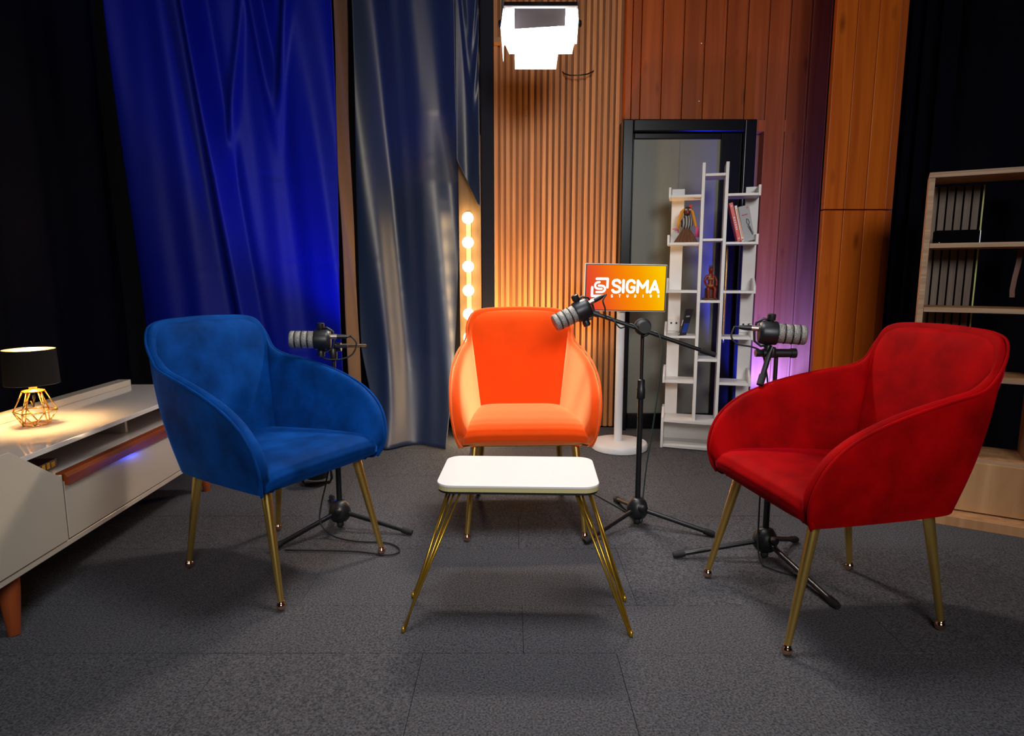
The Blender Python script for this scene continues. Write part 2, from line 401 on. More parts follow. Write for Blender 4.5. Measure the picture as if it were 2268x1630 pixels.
def make_chair(fabric, label):
    t = thing('armchair', label, 'armchair', local=True, group='velvet armchairs')
    rim = smooth_path(mirror(RIM), 3); base = smooth_path(mirror(BASE), 3); N = len(rim); J = 8
    # tub: outer wall, rounded rim and inner wall in one closed sheet
    cen = Vector((0, .01, 0))
    inn = []
    for i in range(N):
        a, b = rim[max(i - 1, 0)], rim[min(i + 1, N - 1)]
        bt = (base[min(i + 1, N - 1)] - base[max(i - 1, 0)]); tg = Vector((bt.x, bt.y, 0)).normalized()
        n = Vector((-tg.y, tg.x, 0))
        if n.dot(cen - Vector((base[i].x, base[i].y, 0))) < 0: n = -n
        inn.append(n)
    T = .036; m = MB(); prof = []
    for i in range(N):
        r, b, n = rim[i], base[i], inn[i]; col = []
        for j in range(J + 1):                                 # outer wall, slightly bellied
            q = j / J; p = b.lerp(r, q) - n * (.014 * math.sin(PI * q) * min(1, (r - b).length / .2)); col.append(p)
        up = (r - b).normalized()
        nr = (n - up * n.dot(up)).normalized()
        th = T * min(1, .40 + max(0, r.z - .36) / .12) * (1 - .42 * min(1, max(0, (r.z - .665) / .05)))
        for a in (35, 90, 145): col.append(r + nr * (th / 2 * (1 - math.cos(math.radians(a)))) + up * (.016 * min(1, max(.1, (r.z - .345) / .06)) * math.sin(math.radians(a))))
        for q in (.97, .8, .6, .4, .2, .05): col.append(b.lerp(r, q) + n * (th + .012 * (1 - q)))
        prof.append(col)
    K = len(prof[0]); m.v = [tuple(p) for c in prof for p in c]
    for i in range(N - 1):
        for k in range(K - 1): m.f.append((i * K + k, (i + 1) * K + k, (i + 1) * K + k + 1, i * K + k + 1))
    for e in (0, N - 1): m.f.append(tuple(e * K + k for k in range(K)))
    m.build('tub_shell', fabric, t, True, sub=1)
    # back cushion
    HW = [(.40, .174), (.50, .192), (.60, .206), (.66, .221), (.72, .224), (.76, .215), (.79, .192), (.819, .146)]
    def cush(u, v):
        z = .40 + v * .419
        k = max(i for i in range(len(HW) - 1) if HW[i][0] <= z + 1e-6); f = (z - HW[k][0]) / (HW[k + 1][0] - HW[k][0])
        hw = HW[k][1] * (1 - f) + HW[k + 1][1] * f
        x = (u * 2 - 1) * hw
        yb = .216 + .108 * v                                     # follows the lean of the back
        e = (1 - abs(u * 2 - 1) ** 7) * (1 - v ** 14)
        return (x, yb - .004 - .014 * e + .012 * max(0, (v - .9) / .1) ** 2, z)
    m = MB(); m.grid(cush, 26, 24)
    o = m.build('backrest', fabric, t, True); s = o.modifiers.new('solid', 'SOLIDIFY'); s.thickness = .03; s.offset = -1
    # seat cushion
    def seat_sheet(u, v):
        # v runs: bottom back -> bottom front -> round the front -> top -> top back
        P = [(.225, .343), (.0, .342), (-.195, .343), (-.219, .353), (-.236, .375), (-.240, .398), (-.230, .418), (-.208, .430),
             (-.15, .437), (-.02, .435), (.11, .428), (.215, .421)]
        q = v * (len(P) - 1); i = min(int(q), len(P) - 2); f = q - i
        y = P[i][0] * (1 - f) + P[i + 1][0] * f; z = P[i][1] * (1 - f) + P[i + 1][1] * f
        hw = .229 - .05 * (y + .235) / .46
        s = u * 2 - 1
        if z > .36: z -= .014 * abs(s) ** 6
        y += (.012 * abs(s) ** 6 if y < -.2 else 0)
        return (s * hw, y, z)
    m = MB(); m.grid(seat_sheet, 20, 44)
    nn = 45; m.f.append(tuple(range(nn))); m.f.append(tuple(20 * nn + k for k in range(nn)))
    m.build('seat', fabric, t, True)
    # piping round the rim
    pp = [r - inn[i] * .001 + (r - base[i]).normalized() * .011 * min(1, max(0, (r.z - .345) / .06)) for i, r in enumerate(rim)]
    MB().tube(smooth_path([tuple(p) for p in pp], 2), .0042, 8).build('piping', fabric, t, True)
    for sx in (-1, 1):
        lo = [Vector((sx * (.262 + .004), -.264, .360)), Vector((sx * .25, -.245, .340))]
        # legs with ball feet
        for top, bot in (((sx * .186, -.165, .350), (sx * .216, -.242, .024)), ((sx * .160, .185, .350), (sx * .182, .242, .024))):
            lg = MB(); lg.tube([top, bot], [.0158, .0088], 16)
            lo_ = lg.build('leg', M['gold'], t, True, auto=40)
            ft = MB(); ft.lathe([(0, -.014), (.007, -.0125), (.012, -.0075), (.0142, 0), (.012, .0075), (.0092, .011), (.0092, .016)], 16, (bot[0], bot[1], .014))
            ft.build('foot', M['foot'], lo_, True)
    return t
ch = make_chair(M['blue_velvet'], 'royal blue velvet tub armchair with gold legs beside the cream cabinet')
ch.location = (-.772, 2.05, 0); ch.rotation_euler.z = math.radians(60)
ch = make_chair(M['orange_velvet'], 'bright orange velvet tub armchair with gold legs behind the white table')
ch.location = (.043, 2.478, 0); ch.rotation_euler.z = math.radians(2)
ch = make_chair(M['red_velvet'], 'deep red velvet tub armchair with gold legs in front of the bookcase')
ch.location = (.906, 1.776, 0); ch.rotation_euler.z = math.radians(-80)

# ------------------------------------------------------------------ small white table
def rounded(x0, x1, y0, y1, r, n=7):
    P = []
    for cx, cy, a in ((x1 - r, y1 - r, 0), (x0 + r, y1 - r, 90), (x0 + r, y0 + r, 180), (x1 - r, y0 + r, 270)):
        for k in range(n + 1):
            q = math.radians(a + 90 * k / n); P.append((cx + r * math.cos(q), cy + r * math.sin(q)))
    return P
def side_table():
    t = thing('side_table', 'small white side table with rounded top and gold hairpin legs', 'table', (.02, 1.84, 0), math.radians(-2), local=True)
    hx, hy = .228, .146
    def slab(nm, inset, z0, z1, mt, bev=0):
        P = rounded(-hx + inset, hx - inset, -hy + inset, hy - inset, .045)
        return MB().prism(P, lambda x, y: (x, y, z0), lambda x, y: (x, y, z1)).build(nm, mt, t, bevel=bev)
    slab('tabletop', 0, .384, .392, M['table_white'], .002)
    slab('edge_band', .0006, .373, .3838, M['gold_edge'])
    slab('underside', .003, .366, .3728, M['black'])
    for sx in (-1, 1):
        for sy in (-1, 1):
            tip = Vector((sx * .309, sy * (.225 if sy < 0 else .075) + (0 if sy < 0 else -.02), .004))
            if sy > 0: tip = Vector((sx * .318, -.035, .004))
            tops = [(sx * .160, sy * .115), (sx * .176, sy * .085), (sx * .198, sy * .07)] if sy < 0 else [(sx * .150, .075), (sx * .190, .11), (sx * .200, .06)]
            lg = None
            for k, (ax, ay) in enumerate(tops):
                d = Vector((.0028 * (k - 1), .002 * (k - 1), 0))
                mb = MB(); mb.tube([(ax, ay, .366), tip + d], .0032, 8)
                if lg is None: lg = mb.build('leg', M['gold_wire'], t, True)
                else: mb.build('rod', M['gold_wire'], lg, True)
            MB().lathe([(0, -.004), (.0045, -.003), (.0055, .002), (.004, .012), (0, .014)], 10, tuple(tip)).build('leg_tip', M['gold_wire'], lg, True)
            MB().box(min(a[0] for a in tops) - .008, max(a[0] for a in tops) + .008, min(a[1] for a in tops) - .008, max(a[1] for a in tops) + .008, .363, .366).build('leg_plate', M['black'], lg)
side_table()

# ------------------------------------------------------------------ cream media cabinet
def cabinet():
    t = thing('media_cabinet', 'low cream lacquered media cabinet with slanted door and open niche', 'cabinet', (-1.318, 1.6, 0), math.radians(1.2), local=True)
    y0, y1 = -.22, 1.22; b = .395
    o = MB().box(-b, -.001, y0, y1, .165, .182).build('bottom_panel', M['cab'], t, bevel=.002)
    MB().box(-b, -b + .016, y0 + .001, y1 - .001, .183, .4645).build('back_panel', M['cab'], t)
    MB().box(-b + .017, -.02, y0, y0 + .016, .183, .4645).build('side_panel', M['cab'], t)
    MB().box(-b + .017, -.02, y1 - .016, y1, .183, .4645).build('side_panel', M['cab'], t)
    MB().box(-b + .017, -.02, y0 + .017, y1 - .017, .372, .384).build('niche_floor', M['cab_top'], t)
    MB().box(-b + .017, -.10, .72, .734, .385, .4645).build('niche_divider', M['cab'], t)
    MB().box(-b, 0, y0, y1, .465, .481).build('top_panel', M['cab_top'], t, bevel=.0015)
    MB().box(-b, -b + .055, y0, y1 - .02, .4812, .507).build('rear_ledge', M['cab'], t, bevel=.002)
    P = [(y0, .186), (.214, .186), (.214, .386), (.196, .388), (.028, .507), (y0, .507)]
    MB().prism(P, lambda y, z: (-.0185, y, z), lambda y, z: (.003, y, z)).build('slanted_door', M['cab'], t, bevel=.0015)
    dr = MB().box(-.0185, .001, .222, y1 - .004, .186, .371).build('drawer_front', M['cab'], t, bevel=.0015)
    h = MB(); h.prism([(-.022, .372), (.002, .362), (.002, .352), (.012, .352), (.012, .376), (.004, .388), (-.022, .388)],
                      lambda x, z: (x, .222, z), lambda x, z: (x, y1 - .004, z))
    h.build('handle_rail', M['red_wood'], dr, bevel=.001)
    for ly in (.03, y1 - .05):
        for lx in (-.045, -b + .05):
            sx = -.006 if lx > -.2 else .006
            lg = MB(); lg.tube([(lx, ly, .1645), (lx + .002, ly, .12), (lx - sx * 2, ly + (-.012 if ly < .5 else .012), 0)], [.029, .026, .0145], 14)
            lg.build('leg', M['leg_wood'], t, True, auto=50)
    return t
cabinet()
def niche_book():
    c, s = math.cos(math.radians(1.2)), math.sin(math.radians(1.2))
    t = thing('book', 'brown book with gold lettered spine lying in the cabinet niche', 'book', (-1.318 - .15, 1.60 + .17, .3842), math.radians(5), local=True)
    MB().box(-.085, .085, -.125, .125, 0, .004).box(-.085, .085, -.125, .125, .022, .026).box(.079, .085, -.125, .125, .004, .022).build('cover', mat('book_brown', (.06, .010, .006), .35), t, bevel=.0015)
    MB().box(-.082, .078, -.121, .121, .0041, .0219).build('pages', mat('book_pages', (.6, .5, .35), .8), t)
    g = mat('gold_print', (.95, .52, .05), .35, .4)
    rnd = random.Random(3); y = -.112
    while y < .112:
        wd = rnd.choice((.012, .016, .02)); lt = MB()
        k = rnd.choice((2, 3))
        for q in range(k): lt.box(.0851, .0858, y + q * wd / k, y + (q + .7) * wd / k, .005, .021)
        lt.box(.0851, .0858, y, y + wd * .9, rnd.choice((.005, .012, .018)), rnd.choice((.009, .016, .021)) + .002)
        lt.build('gold_letter', g, t); y += wd + .006
niche_book()

# ------------------------------------------------------------------ table lamp
def table_lamp():
    cx, cy, z0 = -1.552, 2.045, .4815
    t = thing('table_lamp', 'small table lamp with black drum shade and gold wire base', 'lamp', (cx, cy, z0))
    R = .0021
    def ring(r, z, n, ph): return [Vector((cx + r * math.cos(2 * PI * k / n + ph), cy + r * math.sin(2 * PI * k / n + ph), z0 + z)) for k in range(n)]
    A, B, C = ring(.038, .0025, 6, 0), ring(.059, .046, 6, PI / 6), ring(.029, .112, 6, PI / 6)
    D = ring(.029, .112, 6, PI / 6 + .38)
    base = MB()
    for k in range(6): base.tube([A[k], A[(k + 1) % 6]], R, 6)
    b = base.build('wire_base', M['gold'], t, True)
    for k in range(6):
        for p, q in ((A[k], B[k]), (A[(k + 1) % 6], B[k]), (B[k], B[(k + 1) % 6]), (B[k], C[k]), (B[k], D[k])):
            MB().tube([p, q], R, 6).build('wire', M['gold'], b, True)
    MB().lathe([(.031, .110), (.033, .1115), (.031, .114), (.010, .118), (.010, .119)], 24, (cx, cy, z0)).build('collar', M['gold'], t, True)
    MB().lathe([(.011, .1192), (.012, .135), (.012, .158), (.008, .162)], 16, (cx, cy, z0)).build('socket', mat('lamp_socket', (.8, .7, .5), .5), t, True)
    MB().lathe([(.0045, .085), (.0045, .1099)], 8, (cx, cy, z0)).tube([(cx, cy, z0 + .086), (cx - .004, cy, z0 + .06), (cx - .02, cy + .01, z0 + .075)], .003, 6).build('cord', M['black'], t, True)
    sh = MB(); sh.lathe([(.0755, .136), (.0725, .247)], 48, (cx, cy, z0)); sh.f = [f for f in sh.f if len(f) == 4]
    sh.build('lamp_shade', mat('black_shade', (.004, .0035, .003), .8, spec=.2), t, True)
    si = MB(); si.lathe([(.0745, .1365), (.0715, .2465)], 48, (cx, cy, z0)); si.f = [f for f in si.f if len(f) == 4]
    si.build('shade_lining', mat('gold_lining', (.85, .50, .12), .35, .7), t, True)
    for zz, rr in ((.136, .0750), (.247, .0720)):
        MB().tube([(cx + rr * math.cos(a * PI / 24), cy + rr * math.sin(a * PI / 24), z0 + zz) for a in range(48)], .0012, 6, True).build('shade_rim', M['black'], t, True)
    for a in range(3):
        q = a * 2 * PI / 3 + .4
        MB().tube([(cx + .012 * math.cos(q), cy + .012 * math.sin(q), z0 + .156), (cx + .0745 * math.cos(q), cy + .0745 * math.sin(q), z0 + .150)], .0015, 6).build('shade_spoke', M['gold'], t, True)
    MB().lathe([(0, .160), (.010, .163), (.022, .185), (.026, .203), (.022, .222), (.010, .234), (0, .237)], 20, (cx, cy, z0)).build(
        'bulb', mat('lamp_bulb', (1, .8, .5), .4, emit=(1, .62, .25), strength=480), t, True)
table_lamp()

# ------------------------------------------------------------------ bulb strip behind the orange chair
def bulb_strip():
    t = thing('vanity_light_board', 'tall wooden board with a row of glowing round bulbs', 'light', (-.24, 3.66, 0))
    MB().box(-.297, -.173, 3.66, 3.678, 0, 1.72).build('board', wood('board_wood', (.13, .068, .022), (.19, .10, .035), .6, (20, 20, 2), .05), t, bevel=.002)
    MB().box(-.257, -.229, 3.653, 3.6599, .05, 1.31).build('wiring_channel', M['beech'], t, bevel=.0015)
    bm_ = mat('warm_bulb', (1, .9, .7), .4, emit=(1, .78, .46), strength=34)
    for k in range(10):
        z = 1.270 - .1315 * k
        s = MB(); s.lathe([(.013, 0), (.014, .012), (.012, .024)], 14, (-.243, 3.6529, z), rotm('X', 90)); so = s.build('socket', M['white_metal'], t, True)
        b = MB(); b.lathe([(.031 * math.sin(PI * q / 12), -.031 * math.cos(PI * q / 12)) for q in range(13)], 20, (-.243, 3.600, z)); b.build('bulb', bm_, so, True)
bulb_strip()

# ------------------------------------------------------------------ hanging LED panel with barn doors
def led_panel():
    cx, cy, cz = .128, 3.12, 2.088
    t = thing('studio_light', 'glowing hanging studio light with white barn door flaps', 'light', (cx, cy, cz), local=True)
    Rm = rotm('X', 42)                                        # front (-y) tipped down
    def P(x, y, z): return Rm @ Vector((x, y, z))
    def bx(x0, x1, y0, y1, z0, z1): return MB().box(x0, x1, y0, y1, z0, z1, Rm)
    bx(-.165, .165, .0, .045, -.085, .085).build('housing', M['black'], t, bevel=.004)
    fr = MB()
    for a in ((-.165, .165, .078, .085), (-.165, .165, -.085, -.078)): fr.box(a[0], a[1], -.010, -.0002, a[2], a[3], Rm)
    for a in ((-.165, -.157), (.157, .165)): fr.box(a[0], a[1], -.010, -.0002, -.0779, .0779, Rm)
    fr.build('front_frame', M['white_metal'], t)
    bx(-.1565, .1565, -.004, -.0003, -.0775, .0775).build('led_face', mat('led_face', (1, 1, 1), .5, emit=(1, .88, .76), strength=300), t)
    fm = mat('flap_white', (.85, .85, .87), .5)
    def flap(nm, pts, m_=fm, th=.0015):
        v = [P(*p) for p in pts]; n = (v[1] - v[0]).cross(v[2] - v[0]).normalized() * th
        return MB().add(v + [p + n for p in v], [(3, 2, 1, 0), (4, 5, 6, 7), (0, 1, 5, 4), (1, 2, 6, 5), (2, 3, 7, 6), (3, 0, 4, 7)]).build(nm, m_, t)
    flap('barn_door', [(-.160, -.010, -.079), (.160, -.010, -.079), (.150, -.045, -.108), (-.140, -.045, -.108)])       # lower
    flap('barn_door', [(-.115, -.046, -.109), (.085, -.046, -.109), (.076, -.098, -.154), (-.114, -.098, -.154)])       # lower extension
    flap('barn_door', [(-.166, -.010, .078), (-.166, -.010, -.078), (-.168, -.080, -.128), (-.178, -.075, .02)])        # left
    flap('barn_door', [(.166, -.010, .078), (.166, -.010, -.078), (.168, -.060, -.055), (.168, -.060, .05)])            # right
    flap('barn_door', [(-.118, -.016, .080), (.112, -.016, .080), (.112, -.030, .010), (-.118, -.030, -.004)], mat('flap_unlit_grey', (.10, .095, .11), .6))   # upper, folded over the face; grey colour puts in its unlit side
    yk = MB(); yk.tube([P(-.172, .02, 0), P(-.172, .06, .05), (-.172, .09, .16), (0, .09, .175), (.172, .09, .16), P(.172, .06, .05), P(.172, .02, 0)], .006, 8)
    yk.build('yoke', M['silver'], t, True)
    for s in (-1, 1): MB().lathe([(.014, 0), (.016, .004), (.016, .02), (.01, .024)], 12, tuple(P(s * .166, .02, 0)), rotm('Y', 90 * s)).build('knob', M['black'], t, True)
    MB().tube([(0, .09, .17), (0, .09, H - cz - .001)], .008, 10).build('drop_rod', M['silver'], t, True)
    MB().tube([(.0, .09, .19), (.03, .08, .24), (.03, .09, .4), (.02, .09, H - cz - .002)], .0025, 6).build('power_cord', M['white_metal'], t, True)
    MB().lathe([(.03, H - cz - .012), (.03, H - cz - .0005)], 16, (0, .09, 0)).build('ceiling_plate', M['black'], t, True)
led_panel()
o = MB().tube([(.300, 4.012, 2.150), (.308, 3.98, 2.130), (.34, 3.95, 2.112), (.39, 3.935, 2.108), (.44, 3.945, 2.118), (.475, 3.97, 2.140), (.482, 4.011, 2.155)], .004, 8).build('cable_loop', M['black'], None, True)
tag(o, 'short black cable loop sticking out of the slatted wall', 'cable')

# ------------------------------------------------------------------ monitor on white stand
def strokes(mb, lines, w, Y):
    for ln in lines:
        for k, (a, b) in enumerate(ln):
            n = 14; base = len(mb.v)
            for q in range(n): mb.v.append((a + w / 2 * math.cos(2 * PI * q / n), Y, b + w / 2 * math.sin(2 * PI * q / n)))
            mb.f.append(tuple(range(base, base + n)))
            if k:
                p, c = Vector(ln[k - 1]), Vector((a, b)); d = (c - p)
                if d.length < 1e-6: continue
                d = d.normalized(); nn = Vector((-d.y, d.x)) * w / 2
                base = len(mb.v)
                for v in (p + nn, c + nn, c - nn, p - nn): mb.v.append((v.x, Y, v.y))
                mb.f.append((base, base + 1, base + 2, base + 3))
    return mb
def monitor():
    # floor stand
    t = thing('monitor_stand', 'white floor stand with round base carrying the monitor', 'stand', (.60, 3.49, 0))
    MB().lathe([(.150, 0), (.156, .006), (.156, .030), (.150, .040), (.08, .045), (0, .046)], 48, (.60, 3.49, 0)).build('base', M['white_metal'], t, True, auto=35)
    MB().lathe([(.0225, .0462), (.0225, .86)], 24, (.592, 3.49, 0)).build('pole', M['white_metal'], t, True, auto=40)
    MB().box(.54, .645, 3.4605, 3.5, .80, .96).build('bracket', M['white_metal'], t, bevel=.003)
    s = thing('monitor', 'white framed monitor showing an orange studio logo screen', 'monitor', (.602, 3.432, .768), math.radians(-4), local=True)
    s.rotation_euler = (0, math.radians(1.1), math.radians(4))
    W, Hh = .442, .252
    MB().box(-W / 2, W / 2, 0, .026, 0, Hh).build('casing', M['white_metal'], s, bevel=.004)
    MB().box(-W / 2 + .004, W / 2 - .004, -.0012, -.0001, .005, Hh - .005).build('bezel', M['black'], s)
    sw, sh = .425, .236; zc = Hh / 2
    sm = bpy.data.materials.new('screen_picture'); sm.use_nodes = True; nt = sm.node_tree; nt.nodes.clear(); L = nt.links.new
    tc = nt.nodes.new('ShaderNodeTexCoord'); sp = nt.nodes.new('ShaderNodeSeparateXYZ'); L(tc.outputs['Generated'], sp.inputs[0])
    ma = nt.nodes.new('ShaderNodeMath'); ma.operation = 'MULTIPLY_ADD'; ma.inputs[1].default_value = .16; L(sp.outputs['Z'], ma.inputs[0]); L(sp.outputs['X'], ma.inputs[2])
    mb_ = nt.nodes.new('ShaderNodeMath'); mb_.operation = 'SUBTRACT'; mb_.inputs[1].default_value = .08; L(ma.outputs[0], mb_.inputs[0])
    rp = nt.nodes.new('ShaderNodeValToRGB'); e = rp.color_ramp.elements
    e[0].color = (.75, .055, .03, 1); e[1].color = (.95, .56, .0, 1)
    for ps, cl in ((.22, (.85, .11, .012, 1)), (.45, (.92, .20, .003, 1)), (.72, (.93, .33, .0, 1))):
        q = e.new(ps); q.color = cl
    L(mb_.outputs[0], rp.inputs[0]); em = nt.nodes.new('ShaderNodeEmission'); L(rp.outputs[0], em.inputs[0]); em.inputs[1].default_value = 1.0
    ou = nt.nodes.new('ShaderNodeOutputMaterial'); L(em.outputs[0], ou.inputs[0])
    scr = MB().box(-sw / 2, sw / 2, -.0022, -.0013, zc - sh / 2, zc + sh / 2).build('screen', sm, s)
    U = sw / 983
    def Q(x, y): return ((x - 1018) * U, zc - ((y - .015 * (x - 1018)) - 414) * U)
    wm = mat('logo_white', (1, 1, 1), .5, emit=(1, 1, 1), strength=1.15)
    def letter(nm, lines, wpx): strokes(MB(), [[Q(*p) for p in ln] for ln in lines], wpx * U, -.0026).build(nm, wm, scr)
    letter('logo_bracket', [[(652, 305), (788, 305), (788, 408)]], 29)
    letter('logo_bracket', [[(600, 408), (600, 513), (734, 513)]], 29)
    letter('logo_hook', [[(688, 347), (664, 349), (645, 360), (635, 380), (637, 402), (652, 420), (678, 427), (718, 427)]], 25)
    letter('logo_hook', [[(655, 466), (722, 466), (746, 457), (759, 436), (757, 412), (742, 396), (718, 389), (680, 388)]], 25)
    letter('letter_s', [[(942, 350), (930, 330), (905, 321), (878, 324), (859, 340), (856, 362), (870, 381), (900, 393), (930, 405), (946, 424), (944, 447), (926, 464), (898, 469), (870, 463), (853, 444)]], 32)
    letter('letter_i', [[(986, 326), (986, 466)]], 32)
    letter('letter_g', [[(1124, 352), (1111, 333), (1087, 323), (1060, 328), (1040, 346), (1032, 375), (1031, 410), (1038, 441), (1055, 460), (1080, 468), (1105, 462), (1121, 443), (1124, 408), (1088, 408)]], 31)
    letter('letter_m', [[(1166, 466), (1166, 330), (1226, 412), (1286, 330), (1286, 466)]], 32)
    letter('letter_a', [[(1322, 468), (1378, 332), (1426, 468)], [(1344, 430), (1408, 430)]], 31)
    hs = 16                                                     # small STUDIOS line, half height in px
    yb = 514
    g = {'S': [[(9, -12), (0, -16), (-9, -11), (-6, -2), (7, 3), (9, 11), (0, 16), (-9, 12)]], 'T': [[(-10, -16), (10, -16)], [(0, -16), (0, 16)]],
         'U': [[(-9, -16), (-9, 8), (0, 16), (9, 8), (9, -16)]], 'D': [[(-9, -16), (0, -16), (9, -7), (9, 7), (0, 16), (-9, 16), (-9, -16)]],
         'I': [[(0, -16), (0, 16)]], 'O': [[(0, -16), (9, -8), (9, 8), (0, 16), (-9, 8), (-9, -8), (0, -16)]]}
    for k, chn in enumerate('STUDIOS'):
        cxp = 848 + k * 97.3
        letter('small_letter', [[(cxp + a * .95, yb + b * .95) for a, b in ln] for ln in g[chn]], 6.5)
monitor()

# ------------------------------------------------------------------ white zigzag bookshelf
SL, SA = (.836, 3.515), math.radians(-15)
def on_shelf(sx, d, z): return (SL[0] + math.cos(SA) * sx - math.sin(SA) * d, SL[1] + math.sin(SA) * sx + math.cos(SA) * d, z)
def white_shelf():
    t = thing('bookshelf', 'white ladder-like bookshelf standing in front of the black door', 'bookshelf', (SL[0], SL[1], 0), SA, local=True)
    wb = M['white_board']; F, B = 0, .165; th = .013
    def bd(nm, x0, x1, y0, y1, z0, z1): return MB().box(x0, x1, y0, y1, z0, z1).build(nm, wb, t, bevel=.0012)
    # flat stiles at the back
    for x0, x1 in ((.013, .081), (.401, .469)):
        bd('stile', x0, x1, B + .0005, B + .016, .03, 1.432)
        pl = bd('splice_plate', x0 + .001, x1 - .001, B - .011, B, .645, .712)
        for k in (.3, .72):
            MB().lathe([(0, -.001), (.0055, 0), (.0055, .002), (0, .0025)], 10, (x0 + (x1 - x0) * k, B - .0115, .690), rotm('X', 90)).build('screw', M['rubber'], pl)
    # two thin inner uprights
    for x in (.167, .285): bd('upright', x, x + .016, F, B, .165, 1.543)
    # shelves with their end lips
    for z in (1.382, 1.134, .878, .632, .382):
        for x0, x1, xe in ((.0125, .1665, 0), (.3015, .4495, .450)):
            sh = bd('shelf', x0, x1, F, B, z - th, z)
            low = z - th - .001
            if z > 1.1: pr = [(B, low), (F, low), (F, z + .040), (B, z + .040)]
            else: pr = [(B, low), (F, low), (F, z + .024), (F + .085, z + .066), (B, z + .066)]
            MB().prism(pr, lambda y, q: (xe, y, q), lambda y, q: (xe + .012, y, q)).build('end_lip', wb, sh, bevel=.001)
    for z in (1.487, 1.152, .826, .507): bd('shelf', .1835, .2845, F, B, z - th, z)
    # bottom box, its front bowed a little
    P = [(.0, B), (.0, F - .004), (.10, F - .016), (.235, F - .024), (.37, F - .016), (.463, F - .004), (.463, B)]
    MB().prism([(min(max(x, .014), .449), y) for x, y in P], lambda x, y: (x, y, .148), lambda x, y: (x, y, .1645)).build('box_top', wb, t, bevel=.001)
    MB().prism([(min(max(x, .014), .449), y) for x, y in P], lambda x, y: (x, y, .004), lambda x, y: (x, y, .019)).build('box_bottom', wb, t, bevel=.001)
    for x in (.0, .4495): MB().prism([(B, 0), (F - .006, 0), (F - .006, .172), (F + .09, .215), (B, .215)], lambda y, q: (x, y, q), lambda y, q: (x + .0135, y, q)).build('box_side', wb, t, bevel=.001)
    bd('box_back', .0140, .4490, B - .010, B - .0005, .0195, .1475)
white_shelf()
def doll():
    cx, cy, z0 = on_shelf(.097, .062, 1.1343)
    t = thing('doll', 'carved doll with straw skirt and yellow hair on white shelf', 'doll', (cx, cy, z0))
    straw = mat('straw_brown', (.20, .075, .028), .8, noise=((160, 160, 8), .5, .45))
    n = 40; sk = MB()
    for j, (r, z) in enumerate(((.061, 0), (.050, .02), (.036, .045), (.022, .068), (.014, .078))):
        for k in range(n):
            q = r * (1 + (.10 if k % 2 else -.06) * (1 - j / 5)); sk.v.append((cx + q * math.cos(2 * PI * k / n), cy + .8 * q * math.sin(2 * PI * k / n), z0 + z))
    for j in range(4):
        for k in range(n): a = j * n; sk.f.append((a + k, a + (k + 1) % n, a + n + (k + 1) % n, a + n + k))
    sk.f.append(tuple(reversed(range(n)))); sk.f.append(tuple(4 * n + k for k in range(n)))
    sk.build('straw_skirt', straw, t)
    st = bpy.data.materials.new('striped_cloth'); st.use_nodes = True; nt = st.node_tree; p = nt.nodes['Principled BSDF']
    tc = nt.nodes.new('ShaderNodeTexCoord'); wv = nt.nodes.new('ShaderNodeTexWave'); wv.inputs['Scale'].default_value = 22; wv.inputs['Distortion'].default_value = 1.5
    rp = nt.nodes.new('ShaderNodeValToRGB'); rp.color_ramp.interpolation = 'CONSTANT'; rp.color_ramp.elements[0].color = (.012, .02, .018, 1)
    rp.color_ramp.elements[1].position = .42; rp.color_ramp.elements[1].color = (.42, .38, .34, 1)
    nt.links.new(tc.outputs['Object'], wv.inputs[0]); nt.links.new(wv.outputs['Fac'], rp.inputs[0]); nt.links.new(rp.outputs[0], p.inputs['Base Color']); p.inputs['Roughness'].default_value = .8
    MB().lathe([(.018, .074), (.026, .082), (.034, .095), (.032, .115), (.024, .130), (.012, .140), (.010, .150)], 20, (cx, cy, z0), Matrix.Diagonal((1, .75, 1))).build('torso', st, t, True)
    MB().lathe([(.004, .140), (.016, .146), (.021, .160), (.022, .172), (.017, .184), (.006, .190), (0, .191)], 18, (cx, cy, z0), Matrix.Diagonal((.85, 1, 1))).build('head', mat('doll_black', (.02, .018, .016), .6), t, True)
    MB().prism([(-.004, .168), (.004, .168), (.006, .154), (-.006, .154)], lambda x, z: (cx + x, cy - .019, z0 + z), lambda x, z: (cx + x * .5 - .003, cy - .029, z0 + z)).build('nose', mat('doll_red', (.45, .03, .015), .6), t)
    for s in (-1, 1):
        MB().box(cx + s * .010 - .006, cx + s * .010 + .006, cy - .0215, cy - .0175, z0 + .167, z0 + .172).build('eye', mat('doll_eye', (.5, .06, .04), .5), t)
        MB().box(cx + s * .009 - .007, cx + s * .009 + .007, cy - .0195, cy - .016, z0 + .174, z0 + .1775).build('brow', M['white_metal'], t)
        MB().tube([(cx + s * .012, cy, z0 + .180), (cx + s * .028, cy, z0 + .165), (cx + s * .038, cy, z0 + .130), (cx + s * .046, cy - .008, z0 + .095), (cx + s * .052, cy - .012, z0 + .065)], [.006, .008, .0085, .007, .003], 10).build('yellow_hair', mat('doll_yellow', (.78, .30, .02), .8), t, True)
    MB().lathe([(.0, 0), (.010, .0), (.007, .010), (.001, .02)], 10, (cx + .014, cy, z0 + .186), rotm('Y', 35)).build('red_crest', mat('doll_crest', (.75, .05, .02), .7), t)
    pk = mat('pink_tassel', (.75, .10, .28), .8)
    for k in range(5):
        MB().tube([(cx + .046 + .003 * k, cy - .02, z0 + .085), (cx + .044 + .004 * k, cy - .024, z0 + .06), (cx + .043 + .005 * k, cy - .022, z0 + .028)], .0022, 6).build('tassel', pk, t, True)
